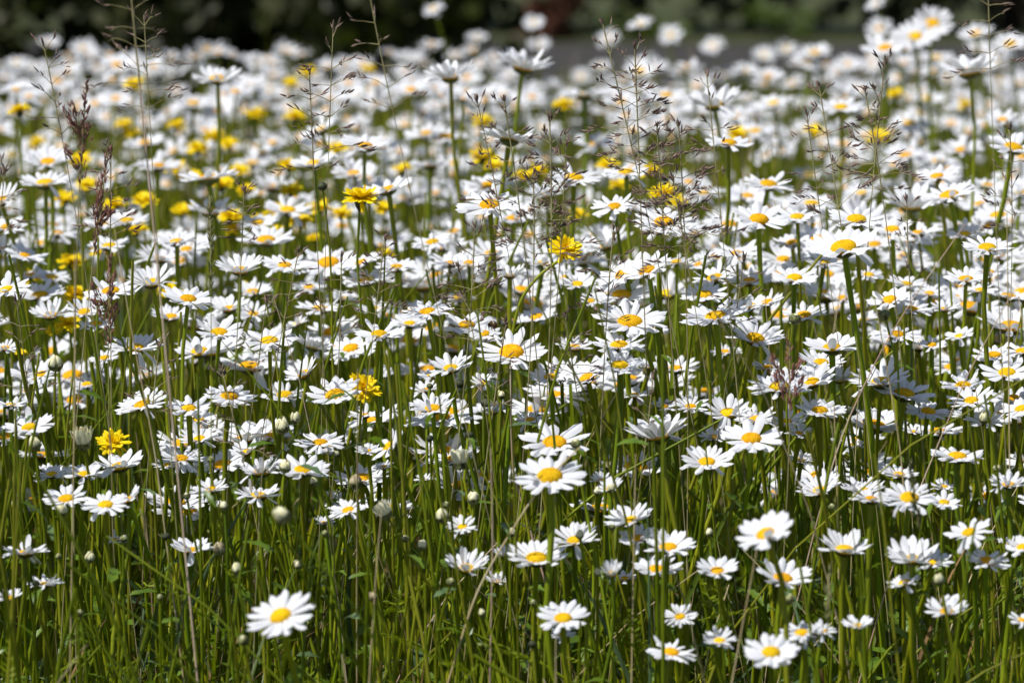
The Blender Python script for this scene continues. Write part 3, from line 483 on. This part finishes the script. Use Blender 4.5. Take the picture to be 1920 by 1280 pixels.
# ------------------------------------------------------------------ meadow grass (nobody could count it)
def meadow():
    mb = MB()
    def blade(x, y, h, lean, r, m, flat, k=5, n=6):
        b = np.array([x, y, 0.0]); top = b + np.array([lean[0], lean[1], h])
        P = bez(b, b + [lean[0] * .1, lean[1] * .1, h * .4], b + [lean[0] * .45, lean[1] * .45, h * .8], top, n)
        t = np.linspace(0, 1, n)
        if flat:
            a = U(0, math.pi); s = np.array([math.cos(a), math.sin(a), 0])
            mb.ribbon(P, r * (1 - t ** 2.5) + 0.0002, s, m, 0.35)
        else:
            mb.tube(P, r * (1 - .45 * t), k, m)
    # near and middle: stems and blades, density following the flower rows
    for i in range(3300):
        y = 2.42 + 2.3 * rng.random() ** 1.15
        hw = y * 0.1333 + 0.42
        x = U(-hw, hw)
        h = min(max(N(0.33, 0.075), 0.12), 0.46)
        if y < 2.62: h *= U(0.55, 0.95)
        q = rng.random()
        if q < 0.50:   blade(x, y, h, (N(0, .03 if rng.random() < .7 else .11), N(0, .03)), U(.0010, .0022), 0 if rng.random() < .62 else 2, False)
        elif q < 0.80: blade(x, y, h * U(.6, 1.1), (N(0, .07), N(0, .07)), U(.0012, .0028), rng.choice([0, 1, 1, 1, 3]), True)
        elif q < 0.85: blade(x, y, h * U(.7, 1.1), (N(0, .09), N(0, .05)), U(.0004, .0009), 4, False, 4)
        elif q < 0.88: blade(x, y, h * U(.7, 1.1), (N(0, .09), N(0, .05)), U(.0004, .0008), 5, False, 4)
        else:          blade(x, y, h * U(.3, .7), (N(0, .08), N(0, .08)), U(.0010, .002), 6, True)
    for i in range(4600):                              # low sward filling the floor
        y = 2.40 + 2.0 * rng.random() ** 1.1; hw = y * 0.1333 + 0.40
        blade(U(-hw, hw), y, U(.05, .22), (N(0, .06), N(0, .06)), U(.0010, .0024), rng.choice([0, 1, 1, 1, 3, 6]), True, 3, 4)
    for i in range(5200):                              # further back
        y = 4.6 + 3.4 * rng.random(); hw = y * 0.1333 + 0.55
        blade(U(-hw, hw), y, min(max(N(.30, .06), .1), .42), (N(0, .04), N(0, .04)), U(.0013, .0028), rng.choice([0, 0, 1, 2, 2, 4]), True, 3, 4)
    for i in range(3500):                              # verge before the road
        y = 7.8 + 5.2 * rng.random(); hw = y * 0.1333 + 0.8
        blade(U(-hw, hw), y, U(.04, .14), (N(0, .05), N(0, .05)), U(.003, .006), rng.choice([1, 1, 2, 6]), True, 3, 3)
    o = mb.build('meadow_grass', [M['ga'], M['gb'], M['gc'], M['gd'], M['straw'], M['pink'], M['thatch']]); o['kind'] = 'stuff'
    o['label'] = 'tangled green grass and stems standing between the daisies'; o['category'] = 'grass'
    # undergrowth: toothed leaves low down
    mb = MB()
    for i in range(5000):
        y = 2.56 + 1.4 * rng.random() ** 1.2; hw = y * 0.1333 + 0.36
        z = abs(N(0.0, .145)) + 0.02
        p = np.array([U(-hw, hw), y, min(z, .36)])
        a = U(0, 6.28); el = U(-.2, 1.2)
        d = np.array([math.cos(a) * math.cos(el), math.sin(a) * math.cos(el), math.sin(el)])
        L = U(.014, .042) * (0.6 if p[2] > .18 else 1)
        add_leaf(mb, p, d, L, L * U(.2, .36), np.array([N(0, .3), N(0, .3), 1]), 7, 0 if rng.random() < .82 else 1)
    for i in range(420):                                # small feathery leaves
        y = 2.46 + 1.2 * rng.random(); hw = y * 0.1333 + 0.3
        p = np.array([U(-hw, hw), y, U(.04, .26)]); a = U(0, 6.28); el = U(.2, 1.3)
        d = np.array([math.cos(a) * math.cos(el), math.sin(a) * math.cos(el), math.sin(el)]); s = unit(np.cross(d, [0, 0, 1])); L = U(.03, .06)
        mb.tube(np.array([p, p + d * L]), [.0006, .0003], 3, 2)
        for k in range(9):
            q = p + d * L * (k + 1) / 9.5
            for sg in (-1, 1):
                dd = unit(s * sg + d * .7 + rng.normal(0, .2, 3)); l = L * .22 * (1.1 - k / 10)
                mb.ribbon(np.array([q, q + dd * l * .5, q + dd * l]), [.0006, .0011, .0002], unit(np.cross(dd, rng.normal(0, 1, 3))), 2)
    o = mb.build('undergrowth', [M['leaf'], M['leafb'], M['ga']]); o['kind'] = 'stuff'
    o['label'] = 'low green toothed leaves growing under the daisies'; o['category'] = 'undergrowth'
meadow()

# ------------------------------------------------------------------ daisies
heads = []          # x, y, width, distance of everything placed by hand
def daisy_parts(C, nrm, R, cup, hi, base, pm, dm, cm, sm, pi=0, di=0, ci=0, si=0):
    F = frame(nrm, U(0, 6.28)); rd = R * (U(.33, .40) if hi == 2 else U(.25, .31)); R = R * (1.11 if hi == 2 else 1.05)
    bend = -cup * (0.45 if cup < 20 else 0.12) + N(-3, 5)
    n = int(rng.integers(18, 30)) if hi else int(rng.integers(14, 18))
    add_petals(pm, C, F, R, rd, cup, bend, n, hi, pi, (U(.4, .7) if R > .02 else U(.6, 1.3)) if hi == 2 else U(.6, 1.4))
    add_dome(dm, C + nrm * R * .015, F, rd, rd * U(.46, .62), 18 if hi == 2 else 10, 7 if hi == 2 else 4, di)
    if cm is not None: add_cup(cm, C - nrm * R * .03, F, rd * 1.04, rd * .55, 14 if hi else 8, ci)
    top = C - nrm * rd * .5
    if hi == 2:
        P = stem_path(base, top, nrm, 10); r = U(.00125, .0019) * (0.8 + 0.4 * min(R / .022, 1.2))
        sm.tube(P, np.linspace(r * 1.15, r * .9, 10) * np.where(np.arange(10) == 9, 1.25, 1), 7, si)
    else:
        P = stem_path(base, top, nrm, 6); sm.tube(P, U(.0012, .0016), 4, si)
    return P

ITEMS = [tuple(float(v) for v in r) for r in rows(DAISIES)]
ITEMS = [(int(a[0]), int(a[1]), *a[2:]) for a in ITEMS]
def look(it):
    x, y, wd, roll, tilt, cup = it[:6]
    size = 'small ' if wd < 58 and y > 420 else ('large ' if wd > 98 else '')
    if tilt < 3: k = 'side-on'
    elif roll > 11: k = 'left-leaning'
    elif roll < -7: k = 'right-leaning'
    elif cup >= 26: k = 'cupped'
    elif tilt >= 22: k = 'face-on'
    elif cup <= 6: k = 'flat'
    else: k = 'open'
    return size + k + ' white'
LBL = label_all(ITEMS, look, 'daisy')
for it, lb in zip(ITEMS, LBL):
    x, y, wd, roll, tilt, cup, D = it
    if D == 0: D = auto_d(x, y, wd)
    C = at(x, y, D); R = min(max(wd / 2 * D / FOC, .007), .031); nrm = normal(tilt + N(0, 2), roll + N(0, 2))
    heads.append((x, y, wd, D))
    h = C[2]
    bx = C[0] + nrm[0] * -h * .35 + N(0, .022); by = C[1] + N(0.01, .03)
    base = np.array([bx, by, 0.0])
    t = thing('daisy', base, lb, 'daisy', 'white daisies in the meadow')
    hi = 2 if wd > 56 or y > 400 else 1
    pm, dm, cm, sm = MB(), MB(), MB(), MB()
    P = daisy_parts(C, nrm, R, cup, hi, base, pm, dm, cm, sm)
    pm.build('petals', M['petal'], t, base); dm.build('disc', M['disc'], t, base); cm.build('calyx', M['calyx'], t, base); sm.build('stem', M['stem'], t, base)
    if y > 330:
        for k in range(rng.integers(0, 3)):
            lm = MB(); i = int(rng.integers(2, 6)); a = U(0, 6.28)
            add_leaf(lm, P[i], [math.cos(a) * .6, math.sin(a) * .6, .8], U(.016, .034), U(.005, .010), np.array([-math.cos(a), -math.sin(a), .4]), 8, 0, .3, .3)
            lm.build('leaf', M['leaf'], t, base)

# the rest of the daisies, past counting
HA = np.array(heads)
def fill(n_want, n_low):
    mb = MB(); made = 0; tries = 0
    while made < n_want + n_low and tries < 20000:
        tries += 1
        D = 3.2 + 4.1 * rng.random() ** 0.85
        hw = D * 0.1333 + 0.28
        X = U(-hw, hw); z = min(max(N(0.385 + 0.006 * D, .052), .22), .56)
        low = made >= n_want
        if low:
            D = U(2.92, 3.6); hw = D * .1333 + .2; X = U(-hw, hw); z = min(max(N(.33, .06), .2), .44)
        C = np.array([X, D, z]); px, py, d = proj(C)
        R = U(.019, .0265); wd = 2 * R * FOC / d
        edge = (112 if 930 < px < 1620 else 80 if px < 930 else 88)
        if py < edge or rng.random() > .12 + .88 * min((py - edge) / 75, 1): continue
        m = (HA[:, 3] > d) & (abs(HA[:, 0] - px) < (HA[:, 2] + wd) * .42) & (abs(HA[:, 1] - py) < (HA[:, 2] + wd) * .24)
        if low: m |= (HA[:, 2] > 92) & (abs(HA[:, 0] - px) < (HA[:, 2] + wd) * .46) & (abs(HA[:, 1] - py) < (HA[:, 2] + wd) * .22)
        if m.any(): continue
        if (py > 560 and not low and rng.random() < .3) or (low and (py < 470 or py > 960)): continue
        nrm = normal(N(7, 7), N(2, 8))
        base = np.array([X + N(0, .03), D + N(0, .03), 0])
        daisy_parts(C, nrm, R, N(12, 8), (2 if low else 1) if D < 4.2 else 0, base, mb, mb, mb if D < 4.2 else None, mb, 0, 1, 2, 3)
        made += 1
    o = mb.build('far_daisies', [M['petal'], M['disc'], M['calyx'], M['stem']]); o['kind'] = 'stuff'
    o['label'] = 'packed mass of white daisies filling the far meadow'; o['category'] = 'daisies'
for r in rows(HAWKBITS): heads.append((float(r[0]), float(r[1]), float(r[2]) * 1.9, float(r[5]) + .2))
HA = np.array(heads)
fill(1330, 250)

# ------------------------------------------------------------------ hawkbits
HIT = [tuple(float(v) for v in r) for r in rows(HAWKBITS)]
HIT = [(int(a[0]), int(a[1]), *a[2:]) for a in HIT]
LBL = label_all(HIT, lambda it: 'blurred yellow' if it[5] > 3.5 else 'yellow', 'hawkbit')
for it, lb in zip(HIT, LBL):
    x, y, wd, roll, tilt, D = it
    if D > 3.45: D = 3.3 + (D - 3.3) * .82
    C = at(x, y, D); R = wd / 2 * D / FOC * (1.22 if D > 3.3 else 1); nrm = normal(tilt, roll)
    if (x, y) == (1060, 467): base = at(930, 1000, D + .02)
    else: base = np.array([C[0] + N(0, .025), C[1] + N(0, .03), 0.0])
    base = np.array([base[0], base[1], 0.0])
    F = frame(nrm, U(0, 6.28)); t = thing('hawkbit', base, lb, 'hawkbit', 'yellow hawkbits among the daisies')
    near = wd > 45
    fm = MB()
    for (n, rl, el, b) in ((20, 1.0, 3, -4), (18, .84, 20, -6), (15, .62, 42, 5)) if near else ((15, 1.0, 4, 0), (13, .75, 28, 0)):
        for i in range(n):
            L = R * rl * U(.85, 1.08)
            if (x, y) == (212, 829) and rl < .9: L *= .8
            fm.grid(C + strap(R * .06, L, R * (.24 if near else .4), (i + U(-.35, .35)) / n * 6.283, el + N(0, 11), b + N(0, 12), 6 if near else 4, 3, N(0, 20), .88, .2, .5, N(0, .05), .03) @ F)
    fm.build('florets', M['hawk'], t, base)
    if near:
        fm = MB()
        for i in range(22):
            fm.grid(C + strap(R * .02, R * U(.22, .36), R * .08, U(0, 6.28), U(50, 85), 10, 3, 2) @ F)
        fm.build('core', M['hawkc'], t, base)
    cm = MB(); add_cup(cm, C - nrm * R * .01, F, R * .30, R * .62, 12); cm.build('calyx', M['hcal'], t, base)
    sm = MB(); top = C - nrm * R * .62
    if (x, y) == (1060, 467):
        pts = [base, base + [0.0, 0, .12], at(955, 640, D), at(975, 560, D), at(1010, 515, D), top]
        pts = np.array(pts); tt = np.linspace(0, 1, 6); ts = np.linspace(0, 1, 22)
        P = np.stack([np.interp(ts, tt, pts[:, k]) for k in range(3)], 1)
        for _ in range(3): P[1:-1] = (P[:-2] + 2 * P[1:-1] + P[2:]) / 4
    else: P = stem_path(base, top, nrm, 10)
    r = U(.0011, .0014); sm.tube(P, np.linspace(r, r * .9, len(P)), 6); sm.build('stem', M['stem'], t, base)

# ------------------------------------------------------------------ buds
BIT = [(int(r[0]), int(r[1]), float(r[2]), r[3], float(r[4])) for r in rows(BUDS)]
LOOKB = {'c': 'plump cream daisy', 'h': 'half-open cream daisy', 'g': 'green scaly daisy', 'd': 'dark round', 'b': 'brownish withered daisy'}
LBL = label_all(BIT, lambda it: LOOKB[it[3]], 'bud')
for it, lb in zip(BIT, LBL):
    x, y, wd, kd, D = it
    C = at(x, y, D); R = wd / 2 * D / FOC * .9; nrm = normal(N(8, 12), N(4, 14))
    slant = {(531, 969): (.11, .02), (104, 684): (.05, .0), (415, 699): (.08, 0), (880, 816): (.05, 0), (806, 822): (-.03, 0)}.get((x, y), (N(.01, .025), N(0, .02)))
    base = np.array([C[0] + slant[0], C[1] + slant[1], 0.0])
    if (x, y) == (531, 969): nrm = normal(10, 40)
    F = frame(nrm, U(0, 6.28)); t = thing('daisy_bud', base, lb, 'bud', 'daisy buds among the stems')
    cm = MB(); add_cup(cm, C + nrm * R * .1, F, R * (.98 if kd in 'gd' else .72 if kd == 'h' else .9), R * (.6 if kd == 'h' else .85), 16); cm.build('calyx', M['hcal'] if kd == 'd' else M['budgreen'], t, base)
    km = MB()
    for q in range(2):
        for i in range(11):
            km.grid(C - nrm * R * (.55 - .25 * q) + strap(R * (.62 + .14 * q) * (.78 if kd == 'h' else 1), R * U(.55, .75), R * .36, (i + .5 * q + U(-.15, .15)) / 11 * 6.283, 62 + 14 * q, 26, 5, 3, N(0, 8), .7, .3, .7) @ F)
    km.build('bracts', M['hcal'] if kd == 'd' else M['budgreen'], t, base)
    pm = MB()
    if kd == 'h':
        for q in range(2):
            for i in range(15):
                pm.grid(C + strap(R * (.60 - .18 * q), R * U(1.25, 1.6), R * .36, (i + U(-.3, .3) + q * .5) / 15 * 6.283, 70 + N(0, 6) + q * 6, N(10, 8), 6, 3, N(0, 15), .8, .2, .6) @ F)
        pm.build('petals', M['creamw'], t, base)
        dm = MB(); add_dome(dm, C, F, R * .5, R * .5, 12, 5); dm.build('disc', M['disc'], t, base)
    elif kd in 'cb':
        n = 12
        for i in range(n):
            pm.grid(C + strap(R * U(.72, .84), R * U(1.2, 1.5), R * .5, (i + U(-.25, .25)) / n * 6.283, 84 + N(0, 7), 74 + N(0, 14), 7, 5, N(0, 16), .8, .5, .6) @ F)
        add_dome(pm, C, F, R * .70, R * .68, 12, 6, 0, 0.0)
        pm.build('petals', M['cream'] if kd == 'c' else M['brown'], t, base)
    else:
        add_dome(pm, C + nrm * R * .05, F, R * .95, R * .8, 14, 7, 0, 0.0)
        pm.build('bud_scales', M['budgreen'] if kd == 'g' else M['hcal'], t, base)
        if kd == 'g':
            qm = MB(); add_dome(qm, C + nrm * R * .42, F, R * .55, R * .48, 12, 5, 0, 0.0); qm.build('petal_tip', M['cream'], t, base)
    sm = MB(); sm.tube(stem_path(base, C - nrm * R * .8, nrm, 10), U(.0008, .0012), 6); sm.build('stem', M['stem'], t, base)

# ------------------------------------------------------------------ grass heads
def spikelet(mb, p, d, L, Wd, m=0):
    d = unit(d); a = unit(np.cross(d, [0.3, 0.9, 0.2])); b = np.cross(d, a)
    t = np.array([0, .22, .6, 1.0]); r = np.array([.12, .8, .7, .05]) * Wd
    th = np.arange(4) * math.pi / 2
    mb.grid(p + d * (t * L)[:, None, None] + r[:, None, None] * (np.cos(th)[None, :, None] * a + np.sin(th)[None, :, None] * b), True, m)

PIT = [(int(r[0]), int(r[1]), *[float(v) for v in r[2:6]], r[6], r[7]) for r in rows(PANICLES)]
LOOKP = {'s': 'sparse open brown', 'm': 'feathery dark', 'd': 'dense purple-brown', 'p': 'narrow mauve', 'g': 'narrow green'}
OWN.update({(243, -40): 'tallest pink grass stalk with a sparse brown head rising past the hedge', (163, 155): 'upper dark purple grass spike with stacked side clusters',
            (1660, 112): 'feathery upright grass head standing above the packed far daisies', (690, -25): 'long slanting thin grass stalk with drooping spikelet tufts',
            (1852, -40): 'thin straw grass stalk beside the tall cupped daisy'})
LBL = label_all([(p[0], p[1] + 60 if (p[0], p[1]) not in OWN else p[1], *p[2:]) for p in PIT], lambda it: LOOKP[it[6]], 'grass head')
for it, lb in zip(PIT, LBL):
    x, y, xb, ln, sp, D, st, stm = it
    top = at(x, y, D); b1 = at(xb, 1000, D + N(0, .02)); k = top[2] / max(top[2] - b1[2], .05)
    base = top + (b1 - top) * k; base[2] = 0; base[0] += 0 if stm == 'k' else N(0, .02)
    t = thing('grass_panicle', base, lb, 'grass', 'flowering grass heads over the daisies')
    mid = (top + base) / 2 + (np.zeros(3) if stm == 'k' else np.array([N(0, .018), N(0, .015), 0]))
    P = bez(base, base * .6 + mid * .4 + [0, 0, .02], mid * .6 + top * .4, top, 26)
    seg = np.linalg.norm(np.diff(P, axis=0), axis=1); s = np.concatenate([[0], np.cumsum(seg)]); tot = s[-1]
    L = ln * D / FOC; S = sp * D / FOC
    sm = MB(); r0 = .0008 if stm == 'k' else U(.00038, .00058)
    sm.tube(P, np.interp(s, [0, tot - L, tot], [r0, r0 * .75, r0 * .3]), 5)
    sm.build('stem', M['pink'] if stm == 'k' else (M['pst'] if st != 'g' else M['ga']), t, base)
    pm = MB(); bm = MB()
    at_s = lambda q: np.array([np.interp(q, s, P[:, j]) for j in range(3)])
    ax = unit(P[-1] - P[-6])
    if st in 'pg':
        n = int(L / .0016 * 1.25)
        for i in range(n):
            f = (i + rng.random()) / n; p = at_s(tot - L * (1 - f)); a = U(0, 6.28)
            lump = 0.55 + 0.45 * math.sin(f * 19 + x); wd_ = S * (.25 + .75 * math.sin(min(f * 1.15 + .1, 1) * math.pi) ** .7) * .5 * max(lump, .15)
            out = np.array([math.cos(a), math.sin(a), 0])
            spikelet(pm, p + out * wd_ * U(.1, 1), ax * 1.0 + out * .45 + rng.normal(0, .12, 3), U(.0042, .0066), U(.0006, .0010))
        if st == 'p':
            for j in range(4):
                f = U(.0, .45); p = at_s(tot - L * (1 - f)); a = U(0, 6.28); d = unit(ax + .55 * np.array([math.cos(a), .4 * math.sin(a), 0])); l = U(.012, .022)
                bm.tube(np.array([p, p + d * l]), .0003, 3)
                for i in range(26): spikelet(pm, p + d * l * U(.35, 1.35) + rng.normal(0, .0011, 3), d + rng.normal(0, .25, 3), U(.004, .006), U(.0006, .0009))
    else:
        nodes = {'s': 6, 'm': 8, 'd': 10}[st]
        for i in range(nodes):
            f = i / (nodes - .3); p = at_s(tot - L * (1 - f)); nb = {'s': 2, 'm': int(rng.integers(2, 4)), 'd': int(rng.integers(2, 4))}[st] if f < .75 else int(rng.integers(1, 3))
            a0 = U(0, 6.28)
            for j in range(nb):
                a = a0 + j * 6.283 / nb + N(0, .5)
                bl = S * (1 - f * .7) * U(.4, 1.1) + .004
                up = U(.05, .75) if f < .75 else 1.2
                d = unit(np.array([math.cos(a), math.sin(a) * .7, 0]) + ax * up)
                e = p + d * bl; e2 = e + np.array([0, 0, -U(.05, .4) * bl])
                B = bez(p, p + d * bl * .4, e - d * bl * .25, e2, 6)
                bm.tube(B, np.linspace(.00036, .00022, 6), 3)
                ns = max(2, int(bl / .0034 * {'s': .6, 'm': .85, 'd': 1.05}[st]))
                for q in range(ns):
                    u = 1 - (q + rng.random() * .6) / ns * .55; pp = B[0] * 0 + np.array([np.interp(u, np.linspace(0, 1, 6), B[:, k2]) for k2 in range(3)])
                    dd = unit(d + rng.normal(0, .26, 3)); off = dd * U(.0004, .0022)
                    spikelet(pm, pp + off, dd, U(.0048, .0082), U(.00055, .00095))
        for q in range(5): spikelet(pm, at_s(tot - U(0, .006)), ax + rng.normal(0, .3, 3), .006, .0009)
    pm.tube(np.array([at_s(q) for q in np.linspace(tot - L, tot, 12)]), r0 * .8 + .0001, 4, 1)
    for a_, b_, c_ in zip(bm.v, bm.f, bm.m):
        pm.v.append(a_); pm.f.append(b_ + pm.n); pm.m.append(c_ * 0 + 1)
    pm.n += bm.n
    pm.build('flower_head', [{'p': M['spkb'], 'g': M['spkg']}.get(st, M['spk']), M['pst']], t, base)

# ------------------------------------------------------------------ single dry stalks and blades the photo shows
STALKS = [
    ('straw', 1.6, 2.62, [(140, 470), (141, 700), (138, 870), (134, 1100)], 'pale straight straw stalk beside the plump cream bud'),
    ('straw', 2.3, 2.6, [(1088, 838), (1045, 878), (1003, 925), (950, 1010), (893, 1105), (855, 1230)], 'thick slanting pale grass stalk crossing a wide daisy'),
    ('pink', 2.4, 2.85, [(957, 680), (958, 800), (962, 890), (985, 960)], 'tan dry stick standing under the big central daisy'),
    ('straw', 1.7, 2.5, [(1419, 1030), (1397, 1146), (1371, 1285)], 'short straw stalk below the tilted front daisy'),
    ('pink', 1.3, 2.75, [(1810, 420), (1713, 558), (1650, 660), (1560, 850)], 'thin pink slanting stalk beside the large thick-stemmed daisy'),
    ('pink', 1.3, 2.75, [(1900, 545), (1811, 708), (1760, 830), (1690, 1000)], 'thin pink slanting stalk between the flat daisies'),
    ('straw', 1.8, 2.6, [(1192, 850), (1189, 1000), (1186, 1170), (1184, 1285)], 'upright pale straw stalk below the cupped shaded daisy'),
    ('pink', 1.6, 2.6, [(920, 840), (924, 1000), (921, 1150), (918, 1290)], 'reddish upright stalk below the half-open cream bud'),
    ('straw', 1.5, 2.75, [(1888, 400), (1890, 560), (1892, 760)], 'thin straw stalk behind the flat daisy near the edge'),
    ('straw', 1.6, 2.55, [(716, 950), (706, 1060), (692, 1280)], 'straw stalk leaning under the half-open bud, lower meadow'),
    ('straw', 1.8, 2.7, [(215, 430), (250, 640), (290, 840), (310, 1000)], 'thin bleached stalk slanting behind the pink grass stalk'),
    ('straw', 1.6, 2.5, [(1042, 1195), (1042, 1240), (1042, 1290)], 'white dry stalk low under a flat daisy'),
    ('straw', 1.6, 2.7, [(1640, 560), (1665, 700), (1690, 850), (1700, 1000)], 'pale stalk leaning behind the thickest daisy stem'),
    ('gc', 3.4, 2.5, [(40, 850), (30, 1000), (22, 1150), (15, 1290)], 'thick green stalk standing near the picture edge'),
    ('gc', 3.2, 2.48, [(1640, 850), (1660, 1000), (1672, 1150), (1690, 1290)], 'thick green stalk crossing the lower meadow near a leaf'),
]
for mk, wpx, D, pts, lb in STALKS:
    P = np.array([at(a, b, D) for a, b in pts])
    if P[-1][2] > 0.005:
        d = P[-1] - P[-2]; d = d / max(-d[2], .02); e = P[-1] + d * P[-1][2]; e[:2] = P[-1][:2] + np.clip(e[:2] - P[-1][:2], -.08, .08); P = np.vstack([P, e])
    tt = np.linspace(0, 1, len(P)); ts = np.linspace(0, 1, 24)
    Q = np.stack([np.interp(ts, tt, P[:, k]) for k in range(3)], 1)
    for _ in range(3): Q[1:-1] = (Q[:-2] + 2 * Q[1:-1] + Q[2:]) / 4
    base = np.array([Q[-1][0], Q[-1][1], 0]); r = wpx * D / FOC
    mb = MB(); mb.tube(Q[::-1], np.linspace(r * 1.05, r * .6, 24), 6)
    o = mb.build('grass_stalk', M[mk], None, base); o['label'] = lb; o['category'] = 'grass stalk'; o['group'] = 'single dry stalks'

# ------------------------------------------------------------------ the bee on a daisy
C = at(919, 607, 2.985)
bt = thing('bee', C, 'small brown bee clinging to the petals of a daisy behind the big central one', 'bee')
mb = MB(); u = np.linspace(0, 1, 13); r = np.array([.02, .75, .9, .8, .5, 1.1, 1.45, 1.3, .8, 1.35, 1.5, 1.1, .05]) * .0019
ax = unit(np.array([1, -.25, -.35]))
mb.tube(C + ax * ((u - .5) * .0125)[:, None], r, 10)
bee_m = mat('bee_fur', (0.030, 0.018, 0.010), (0.16, 0.085, 0.03), 500, 0.85)
mb.build('body', bee_m, bt, C)
wing_m = mat('bee_wing', (0.16, 0.13, 0.10), None, rough=0.25, trans=0.4, tcol=(0.3, 0.27, 0.22))
for sg in (-1, 1):
    wm = MB(); d = unit(np.array([-.8, sg * .6, .45])); wm.ribbon(C + [0, 0, .0018] + d * np.array([0, .003, .006, .008])[:, None], [.0004, .0016, .0018, .0003], unit(np.cross(d, [0, 0, 1])))
    wm.build('wing', wing_m, bt, C)
for k in range(3):
    for sg in (-1, 1):
        lm = MB(); p = C + ax * (.002 - .0025 * k); lm.tube(np.array([p, p + [0.001, sg * .003, -.001], p + [0.002, sg * .0035, -.005]]), .0003, 4); lm.build('leg', bee_m, bt, C)
